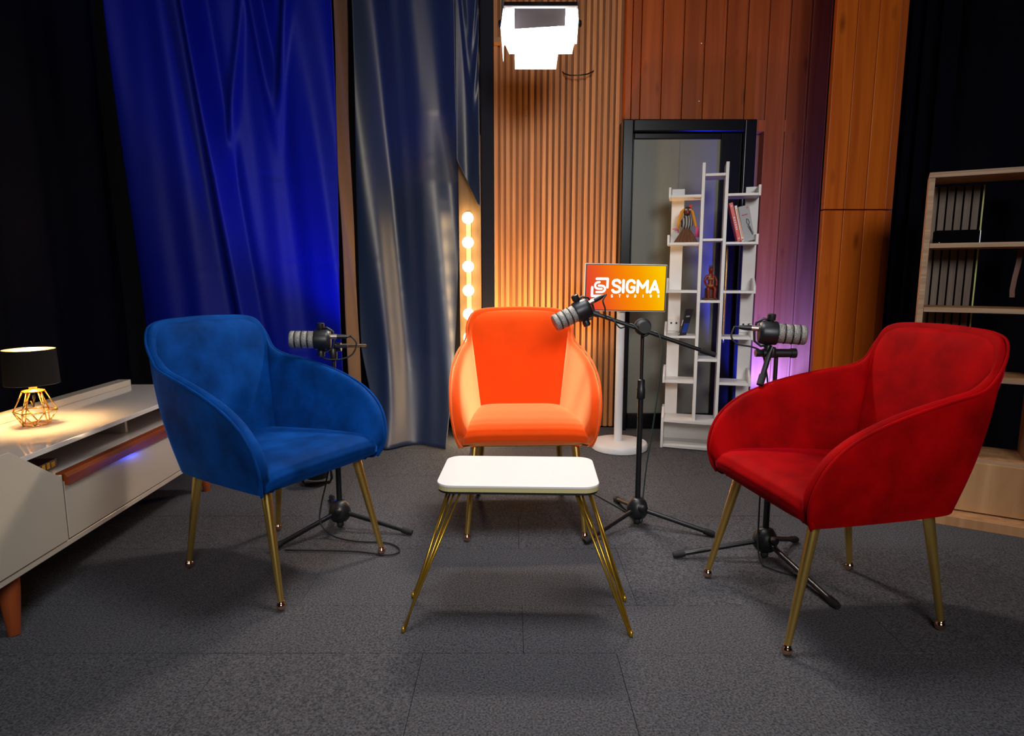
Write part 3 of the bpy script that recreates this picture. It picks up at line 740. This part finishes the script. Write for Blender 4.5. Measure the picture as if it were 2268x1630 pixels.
    MB().tube([(cx - .075, cy, z0 + .072), (cx - .058, cy - .02, z0 + .074), (cx - .045, cy - .02, z0 + .05), (cx - .05, cy - .02, z0 + .07), (cx - .07, cy - .03, z0 + .065)], .002, 6).build('ribbon', pk, t, True)
doll()
def figurine():
    cx, cy, z0 = on_shelf(.234, .07, .8263)
    t = thing('figurine', 'red carved seated wooden figurine on middle white shelf', 'figurine', (cx, cy, z0))
    rd = mat('red_carved_wood', (.30, .022, .010), .35, noise=((40, 40, 40), .5, .5))
    gd = mat('ochre_paint', (.35, .14, .03), .5)
    br = mat('brown_carved_base', (.12, .045, .025), .6)
    MB().lathe([(.040, 0), (.042, .003), (.040, .010), (.034, .013)], 24, (cx, cy, z0), Matrix.Diagonal((1, .8, 1))).build('base', br, t, True, auto=40)
    V = [(0, 0, .070), (0, 0, .100), (0, 0, .128), (0, 0, .142), (0, -.003, .160), (0, -.003, .176),
         (-.014, -.002, .068), (-.019, -.030, .064), (-.017, -.028, .035), (-.017, -.030, .014), (-.017, -.042, .0135),
         (.014, -.002, .068), (.019, -.030, .064), (.017, -.028, .035), (.017, -.030, .014), (.017, -.042, .0135),
         (-.024, 0, .126), (-.033, -.004, .100), (-.026, -.024, .078),
         (.024, 0, .126), (.033, -.004, .100), (.026, -.024, .076)]
    E = [(0, 1), (1, 2), (2, 3), (3, 4), (4, 5), (0, 6), (6, 7), (7, 8), (8, 9), (9, 10), (0, 11), (11, 12), (12, 13), (13, 14), (14, 15), (2, 16), (16, 17), (17, 18), (2, 19), (19, 20), (20, 21)]
    Rr = [.016, .013, .016, .008, .0155, .013, .010, .009, .0085, .006, .005, .010, .009, .0085, .006, .005, .008, .0065, .006, .008, .0065, .006]
    me = bpy.data.meshes.new('body'); me.from_pydata(V, E, []); me.materials.append(rd)
    o = link(bpy.data.objects.new('body', me)); o.parent = t; OFF[o] = Vector((cx, cy, z0))
    k = o.modifiers.new('skin', 'SKIN'); k.use_smooth_shade = True
    for i, r in enumerate(Rr): me.skin_vertices[0].data[i].radius = (r, r)
    me.skin_vertices[0].data[0].use_root = True
    o.modifiers.new('sub', 'SUBSURF').levels = 2; o.modifiers['sub'].render_levels = 2
    for a in range(5):
        MB().tube([(cx - .008 + .004 * a, cy - .003, z0 + .172), (cx - .011 + .0055 * a, cy - .003, z0 + .188)], [.0025, .0008], 6).build('hair_spike', mat('spike_dark', (.06, .01, .006), .6) if a == 0 else bpy.data.materials['spike_dark'], t)
    MB().lathe([(.0178, .108), (.0186, .114), (.0178, .120)], 18, (cx, cy, z0)).build('chest_band', gd, t, True)
    MB().lathe([(.0185, .070), (.0192, .077), (.0180, .084)], 18, (cx, cy, z0)).build('loincloth', gd, t, True)
    for s in (-1, 1): MB().tube([(cx + s * .012, cy - .013, z0 + .118), (cx + s * .016, cy - .006, z0 + .135)], .0018, 6).build('strap', gd, t, True)
    for s in (-1, 1): MB().box(cx + s * .005 - .0022, cx + s * .005 + .0022, cy - .0165, cy - .0135, z0 + .164, z0 + .167).build('eye', bpy.data.materials['spike_dark'], t)
    MB().box(cx - .0018, cx + .0018, cy - .0185, cy - .013, z0 + .155, z0 + .163).build('nose', rd, t, bevel=.001)
    MB().box(cx - .022, cx + .022, cy + .004, cy + .028, z0 + .0125, z0 + .064).build('stool', br, t, bevel=.004)
figurine()
def book(name_label, corner, tilt, wd, ht, dp, cov, spine_marks, yaw=0):
    """an upright book leaning by tilt degrees about the front-to-back axis; corner = lower left front."""
    t = thing('book', name_label, 'book', corner, 0, 'books on the white shelf', local=True)
    t.rotation_euler = (0, math.radians(tilt), SA + math.radians(yaw))
    cm = mat('book_cover', cov, .4)
    MB().box(0, .002, 0, dp, 0, ht).box(wd - .002, wd, 0, dp, 0, ht).box(.002, wd - .002, 0, .002, 0, ht).build('cover', cm, t, bevel=.0006)
    MB().box(.0021, wd - .0021, .0021, dp - .003, .003, ht - .003).build('pages', mat('paper', (.72, .68, .6), .9), t)
    for (z0, z1, x0, x1, c) in spine_marks:
        MB().box(wd * x0, wd * x1, -.0005, -.0001, ht * z0, ht * z1).build('spine_print', mat('print', c, .5), t)
    return t
Wt = (.75, .72, .7)
book('red book leaning on the right side of the white shelf', on_shelf(.360, .012, 1.1345), -15, .020, .205, .13, (.75, .045, .025),
     [(.30, .33, .3, .7, Wt), (.35, .38, .3, .7, Wt), (.41, .44, .3, .7, Wt), (.47, .50, .3, .7, Wt), (.53, .56, .3, .7, Wt), (.59, .63, .3, .7, Wt), (.90, .93, .3, .7, Wt), (.06, .09, .3, .7, Wt)])
book('thin white book with orange spine stripe beside the red book', on_shelf(.381, .014, 1.1345), -14, .013, .190, .13, (.78, .74, .70),
     [(.12, .90, .45, .8, (.85, .25, .04)), (.03, .07, .2, .8, (.6, .1, .05))])
def cover_book():
    t = thing('book', 'pale grey book showing its cover with a dark drawing', 'book', on_shelf(.397, .046, 1.1345), 0, 'books on the white shelf', local=True)
    t.rotation_euler = (0, math.radians(-13), SA + math.radians(12))
    MB().box(0, .056, .0, .003, .0, .185).box(0, .056, .011, .014, .0, .185).box(0, .003, .003, .011, 0, .185).build('cover', mat('grey_cover', (.50, .49, .50), .3), t, bevel=.001)
    MB().box(.003, .053, .0031, .0109, .003, .182).build('pages', mat('paper_2', (.75, .72, .65), .9), t)
    dk = mat('cover_ink', (.03, .03, .035), .5)
    strokes(MB(), [[(.030, .115), (.028, .095), (.036, .080), (.042, .095), (.038, .112), (.030, .115)], [(.036, .080), (.046, .030)], [(.030, .078), (.048, .028)], [(.040, .075), (.050, .035)]], .0035, -.0004).build('cover_drawing', dk, t)
    MB().box(.010, .040, -.0006, -.0001, .135, .141).build('cover_title', mat('cover_red', (.55, .10, .16), .5), t)
    MB().box(.040, .048, -.0006, -.0001, .168, .176).build('cover_mark', mat('cover_orange', (.7, .16, .05), .5), t)
cover_book()
book('black and blue book leaning on the left side of white shelf', on_shelf(.074, .012, .6325), 17, .010, .155, .055, (.012, .014, .022),
     [(.38, .60, .3, .7, Wt), (.05, .10, .25, .75, Wt)], yaw=-40)
o = bpy.data.objects
dk = [x for x in bpy.data.objects if x.get('label', '').startswith('black and blue')][0]
MB().box(.0101, .0104, .01, .05, .02, .075).build('cover_print', mat('cover_blue', (.01, .06, .45), .3), dk)
MB().box(.0101, .0104, .01, .04, .11, .118).build('cover_title', mat('cover_pale', (.5, .5, .55), .4), dk)

# ------------------------------------------------------------------ beech bookcase, its slat panel and device
def bookcase():
    A = Vector((1.605, 2.545)); Bp = Vector((1.955, 2.335)); ang = math.atan2(Bp.y - A.y, Bp.x - A.x)
    W = .415; D = .235; Ht = 1.352
    t = thing('bookcase', 'tall open beech bookcase on a rounded plinth behind the red chair', 'bookcase', (A.x, A.y, 0), ang, local=True)
    ed = M['beech_edge']; be = M['beech']
    def bd(nm, x0, x1, y0, y1, z0, z1, m=be):
        o = MB().box(x0, x1, y0 + .0012, y1, z0, z1).build(nm, m, t, bevel=.001)
        MB().box(x0 + .0005, x1 - .0005, y0, y0 + .0012, z0 + .0005, z1 - .0005).build('edge_band', ed, o)
        return o
    bd('side_panel', 0, .020, 0, D, .041, Ht - .0205); bd('side_panel', W - .02, W, 0, D, .041, Ht - .0205)
    bd('top_panel', 0, W, -.004, D, Ht - .020, Ht)
    for z in (1.085, .838, .575, .255): bd('shelf', .0205, W - .0205, 0, D, z - .018, z)
    P = [(-.03, D), (-.03, -.10)]
    for k in range(9):
        q = math.radians(270 + 90 * k / 8 - 0); P.append((W + .0 + .05 * math.cos(q), -.05 + .05 * math.sin(q) - .0))
    P.append((W + .05, D))
    pl = MB().prism(P, lambda x, y: (x, y, 0), lambda x, y: (x, y, .040)).build('plinth', be, t, bevel=.002)
    MB().box(.012, W - .002, -.021, -.002, .046, .242).build('door', M['beech_door'], t, bevel=.001)
    return t, A, ang
bc, bA, bang = bookcase()
def in_bookcase(x, y, z):
    c, s = math.cos(bang), math.sin(bang); return (bA.x + x * c - y * s, bA.y + x * s + y * c, z)
t = thing('acoustic_panel', 'grey-brown ribbed acoustic panel standing behind the beech bookcase', 'panel', in_bookcase(.015, .245, 0), bang, local=True)
MB().box(.0, .178, .014, .024, 0, 1.322).build('felt_backing', M['felt'], t)
for k in range(6): MB().box(.004 + .0285 * k, .004 + .0285 * k + .0225, 0, .0139, .001, 1.322).build('slat', M['acoustic'], t, bevel=.001)
MB().box(.1782, .1835, .0, .024, 0, 1.322).build('edge_strip', M['lime_edge'], t)
t = thing('media_player', 'flat black box with silver end standing on top bookcase shelf', 'electronics', in_bookcase(.032, .075, 1.0852), bang, local=True)
P = rounded(0, .150, 0, .052, .008, 4)
MB().prism(P, lambda x, z: (x, 0, z), lambda x, z: (x, .03, z)).build('case', M['felt'], t, bevel=.001)
MB().box(.1502, .1545, .002, .03, .0, .049).build('end_cap', M['silver'], t, bevel=.001)
MB().box(.02, .024, -.0006, -.0001, .004, .006).build('indicator', M['white_metal'], t)
def strap():
    x, y, z = .318, .205, 1.0655
    m = MB()
    pts = [(x + .004, z), (x, z - .06), (x - .006, z - .11), (x - .010, z - .16), (x - .008, z - .19)]
    for i, (a, b) in enumerate(pts):
        for dx, dy in ((0, 0), (.017, 0), (.017, .003), (0, .003)): m.v.append(in_bookcase(a + dx, y + dy, b))
    for i in range(len(pts) - 1):
        for k in range(4): m.f.append((4 * i + k, 4 * i + (k + 1) % 4, 4 * i + 4 + (k + 1) % 4, 4 * i + 4 + k))
    m.f.append((0, 1, 2, 3)); m.f.append(tuple(4 * (len(pts) - 1) + k for k in range(4)))
    tag(m.build('brown_strip', mat('strip_brown', (.16, .05, .016), .5), None), 'brown curved strip hanging under the upper bookcase shelf', 'strap')  # plain brown strip, slightly curved, below the shelf
strap()

# ------------------------------------------------------------------ microphone stands and microphones
def mic_stand(label, hub, tips, sections, top, extra=None):
    hx, hy = hub
    t = thing('microphone_stand', label, 'microphone stand', (hx, hy, 0), 0, 'tripod microphone stands')
    bk = M['black_metal']; zh = .075
    MB().lathe([(.016, .030), (.030, .034), (.040, .050), (.041, .070), (.036, .090), (.024, .108), (.015, .112)], 24, (hx, hy, 0)).build('hub', M['black'], t, True, auto=50)
    MB().lathe([(.010, .006), (.013, .012), (.013, .0299)], 16, (hx, hy, 0)).build('pole_foot', M['rubber'], t, True)
    kn = MB().lathe([(.008, 0), (.009, .012), (.013, .013), (.013, .026), (.010, .028)], 12, (hx + .008, hy - .038, .088), rotm('X', 90)).build('knob', M['black'], t, True, auto=40)
    for tx, ty in tips:
        d = Vector((tx - hx, ty - hy, 0)); u = d.normalized(); a = Vector((hx, hy, .062)) + u * .036; b = Vector((tx, ty, .0135))
        lg = MB().tube([a, b], .0088, 12).build('leg', bk, t, True, auto=50)
        q = (b - a).normalized()
        MB().tube([b - q * .028, b - q * .002, b + q * .012], [.0115, .0125, .009], 12).build('rubber_foot', M['rubber'], lg, True, auto=50)
    z1, z2 = sections
    MB().lathe([(.0105, .1121), (.0105, z1 - .03)], 16, (hx, hy, 0)).build('lower_tube', bk, t, True, auto=50)
    MB().lathe([(.014, z1 - .03), (.0165, z1 - .026), (.0165, z1 + .008), (.0145, z1 + .012), (.0145, z1 + .042), (.010, z1 + .046)], 16, (hx, hy, 0)).build('clutch', M['black'], t, True, auto=40)
    MB().lathe([(.007, z1 + .0461), (.007, z2)], 12, (hx, hy, 0)).build('upper_tube', bk, t, True, auto=50)
    return t
def make_mic(label, loc, d, cable, roll=0):
    """microphone at loc (where body meets grille), pointing along d; cable: world points of its lead."""
    t = thing('microphone', label, 'microphone', loc, 0, 'broadcast microphones', local=True)
    R = Vector((0, 0, 1)).rotation_difference(Vector(d).normalized()).to_matrix()
    dx = Vector(d).normalized(); up = (Vector((0, 0, 1)) - dx * dx.z).normalized()
    MB().lathe([(.020, -.058), (.032, -.056), (.037, -.050), (.0385, -.042), (.0385, -.006), (.037, 0), (.031, .001)], 32, (0, 0, 0), R).build('body', M['black'], t, True, auto=40)
    for k in range(4):
        a = .0015 + k * .0225; L = .0185
        pr = [(.0305, a), (.0315, a + .001), (.0315, a + L - .001), (.0305, a + L)]
        if k == 3: pr = [(.0305, a), (.0315, a + .001), (.0312, a + L - .004), (.028, a + L), (.0, a + L + .002)]
        g = MB().lathe(pr, 32, (0, 0, 0), R).build('grille', M['grille'], t, True, auto=50)
        if k < 3: MB().lathe([(.0322, a + L - .0002), (.0328, a + L + .0005), (.0328, a + L + .0035), (.0322, a + L + .0041)], 32, (0, 0, 0), R).build('grille_band', M['black'], t, True)
    for s in (-1, 1):
        M3 = axis_to(up * s)
        MB().lathe([(.008, .034), (.008, .040), (.0125, .041), (.0135, .044), (.0135, .060), (.011, .062)], 14, tuple(dx * -.022), M3).build('mount_knob', M['black'], t, True, auto=40)
    sd = dx.cross(up).normalized()
    yk = MB(); yk.tube([dx * -.022 + up * .039, dx * -.045 + up * .045, dx * -.066 + up * .03, dx * -.070, dx * -.066 - up * .03, dx * -.045 - up * .045, dx * -.022 - up * .039], .004, 8)
    yk.build('yoke', M['black'], t, True)
    rc = dx * -.058 + up * .012
    MB().tube([rc, rc - dx * .022], .0095, 14).build('connector', M['xlr'], t, True, auto=50)
    MB().tube([rc - dx * .022, rc - dx * .045, rc - dx * .062], [.0092, .0085, .0055], 14).build('connector_boot', M['black'], t, True, auto=50)
    e = rc - dx * .062
    pts = [e, e - dx * .012] + [Vector(p) - Vector(loc) for p in cable]
    MB().tube(smooth_path([tuple(p) for p in pts], 6), .0030, 8).build('cable', M['rubber'], t, True)
    return t
# centre stand with long boom
cs = mic_stand('tall black tripod stand with long boom between orange and red chairs', (.487, 2.385), [(.272, 2.205), (.742, 2.268), (.445, 2.64)], (.53, .745), None)
bk = M['black_metal']
B0, B1 = Vector((.292, 2.352, .828)), Vector((.748, 2.352, .672))
bo = MB().tube([B0, B1], .0075, 12).build('boom', bk, cs, True, auto=50)
bd = (B1 - B0).normalized()
MB().tube([B1 - bd * .055, B1 + bd * .004], [.0105, .0095], 12).build('boom_grip', M['rubber'], bo, True, auto=50)
MB().tube([B0 - bd * .004, B0 + bd * .028], [.0115, .0115], 12).build('boom_thread', M['black'], bo, True, auto=50)
MB().lathe([(.026, -.012), (.031, -.009), (.031, .009), (.026, .012)], 28, (.482, 2.366, .775), rotm('X', 90)).build('boom_clamp', M['black'], cs, True, auto=40)
MB().lathe([(.012, .012), (.012, .02), (.022, .021), (.022, .030)], 12, (.482, 2.35, .775), rotm('X', 90)).build('clamp_knob', M['black'], cs, True, auto=40)
MB().lathe([(.014, .7451), (.014, .765)], 14, (.487, 2.385, 0)).build('clamp_socket', M['black'], cs, True, auto=50)
# wound cable: along the boom, then down to the base
pts = [(.315, 2.338, .850), (.325, 2.338, .80)]
wc = []
for k in range(26):
    q = k / 25; c = B0.lerp(B1, .12 + .42 * q); a = q * 2.2 * 2 * PI + 1.0
    wc.append(tuple(c + Vector((0, math.cos(a) * .012, math.sin(a) * .014 - .006))))
wc += [(.552, 2.34, .70), (.548, 2.345, .6), (.532, 2.36, .40), (.515, 2.37, .25), (.506, 2.374, .12), (.50, 2.36, .02), (.47, 2.5, .006), (.35, 2.75, .006)]
o = MB().tube(smooth_path(wc, 3), .0028, 8).build('boom_cable', M['cable_green'], None, True)
tag(o, 'dark green cable wound round the long boom and hanging to the floor', 'cable')
make_mic('black and silver microphone on the long boom before the orange chair', (.232, 2.345, .826), (-.88, -.15, -.42),
         [(.330, 2.338, .872), (.338, 2.338, .845), (.342, 2.342, .815), (.345, 2.345, .806)])
# left stand
ls = mic_stand('black tripod stand behind the blue chair', (-.660, 2.352), [(-.84, 2.145), (-.385, 2.285), (-.78, 2.66)], (.53, .655), None)
MB().lathe([(.012, .6551), (.014, .668), (.014, .695), (.010, .700)], 14, (-.660, 2.352, 0)).build('swivel', M['black'], ls, True, auto=40)
bo = MB().tube([(-.655, 2.340, .706), (-.632, 2.40, .701), (-.59, 2.56, .683)], .0075, 12).build('boom', bk, ls, True, auto=50)
MB().lathe([(.015, -.010), (.017, -.008), (.017, .008), (.015, .010)], 20, (-.642, 2.36, .70), rotm('Y', 90)).build('boom_clamp', M['black'], ls, True, auto=40)
MB().box(-.648, -.60, 2.325, 2.334, .700, .712).build('wing_handle', M['black'], ls, bevel=.003)
MB().box(-.645, -.615, 2.34, 2.348, .505, .54).build('clutch_lever', M['black'], ls, bevel=.003)
make_mic('black and silver microphone pointing left above the blue chair', (-.722, 2.335, .730), (-1, -.12, .02),
         [(-.592, 2.345, .742), (-.572, 2.345, .715), (-.588, 2.34, .675), (-.63, 2.33, .658), (-.682, 2.328, .66), (-.700, 2.33, .675)])
o = MB().tube(smooth_path([(-.655, 2.337, .60), (-.668, 2.334, .5), (-.675, 2.325, .36), (-.690, 2.31, .22), (-.715, 2.30, .11), (-.712, 2.275, .05), (-.66, 2.25, .012), (-.57, 2.215, .006), (-.45, 2.20, .006), (-.395, 2.14, .006), (-.43, 2.10, .006), (-.56, 2.13, .006), (-.80, 2.14, .006)], 5), .003, 8).build('microphone_cable', M['rubber'], None, True)
tag(o, 'thin black cable running down the left stand and across the carpet', 'cable')
# right stand
rs = mic_stand('black tripod stand behind the red chair', (.866, 2.085), [(.566, 2.088), (.945, 1.752), (1.03, 2.215)], (.52, .70), None)
MB().tube([(.815, 2.072, .713), (.905, 2.072, .713)], .014, 16).build('boom_clamp', M['black'], rs, True, auto=50)
MB().lathe([(.016, 0), (.016, .018)], 10, (.9055, 2.072, .713), rotm('Y', 90)).build('clamp_knob', M['black'], rs, True, auto=40)
MB().lathe([(.009, 0), (.012, .004), (.012, .022)], 10, (.8145, 2.072, .713), rotm('Y', -90)).build('wing_knob', M['black'], rs, True, auto=40)
bo = MB().tube([(.840, 2.058, .735), (.829, 2.052, .71), (.796, 2.02, .632)], .0085, 12).build('boom', bk, rs, True, auto=50)
MB().tube([(.803, 2.027, .648), (.790, 2.014, .618)], [.0115, .0110], 12).build('boom_grip', M['rubber'], bo, True, auto=50)
MB().lathe([(.010, 0), (.012, .004), (.012, .03), (.009, .034)], 12, (.842, 2.06, .700)).build('swivel', M['black'], rs, True, auto=40)
make_mic('black and silver microphone pointing right above the red chair', (.857, 2.068, .778), (1, -.22, -.05),
         [(.722, 2.09, .785), (.716, 2.085, .765), (.735, 2.08, .742), (.785, 2.075, .732), (.818, 2.08, .712), (.835, 2.088, .66), (.846, 2.09, .60), (.848, 2.092, .45), (.846, 2.10, .2), (.83, 2.04, .03), (.86, 1.99, .006), (.95, 1.93, .006)])

# ------------------------------------------------------------------ blue floor lights and an added amber one
def floor_light(label, loc, aim, watts, col, spread, face, lens=(.04, .08, 1)):
    t = thing('floor_uplight', label, 'light', loc, 0, 'floor uplights')
    x, y, z = loc; c = Vector((x, y, .085)); d = (Vector(aim) - c).normalized(); R = axis_to(d)
    MB().lathe([(.030, -.055), (.046, -.05), (.056, -.02), (.058, .045), (.060, .048), (.060, .055), (.052, .055), (.050, .035), (0, .034)], 28, tuple(c), R).build('can', M['black'], t, True, auto=40)
    MB().lathe([(.0, .036), (.049, .036), (.049, .054), (.044, .068), (.028, .079), (0, .083)], 28, tuple(c), R).build('lens', mat('tinted_lens', tuple(c * .5 for c in lens), .2, emit=lens, strength=face), t, True)
    side = d.cross(Vector((0, 0, 1))).normalized()
    MB().tube([c + side * .062, c + side * .064 - Vector((0, 0, .06)), Vector((x, y, .008)) + side * .055, Vector((x, y, .008)) - side * .055, c - side * .064 - Vector((0, 0, .06)), c - side * .062], .006, 8).build('bracket', M['black_metal'], t, True)
    l = bpy.data.lights.new('uplight_beam', 'SPOT'); l.energy = watts; l.color = col; l.spot_size = math.radians(spread); l.spot_blend = .7; l.shadow_soft_size = .04
    o = link(bpy.data.objects.new('uplight_beam', l)); o.parent = t
    o.location = c + d * .092 - Vector(loc); o.rotation_euler = d.to_track_quat('-Z', 'Y').to_euler()
floor_light('black floor uplight glowing blue behind the blue chair', (-.90, 2.86, 0), (-1.02, 3.16, 2.6), 105, (.006, .022, 1), 66, 30)
floor_light('black floor uplight glowing blue hidden behind the red chair', (1.50, 3.58, 0), (1.63, 3.95, .55), 620, (.025, .05, 1), 88, 14)
floor_light('added amber floor uplight, unseen behind the orange chair', (-.03, 3.60, 0), (-.09, 3.98, .95), 110, (1, .60, .22), 130, 15, (1, .5, .12))  # unseen lamp added to warm the slats
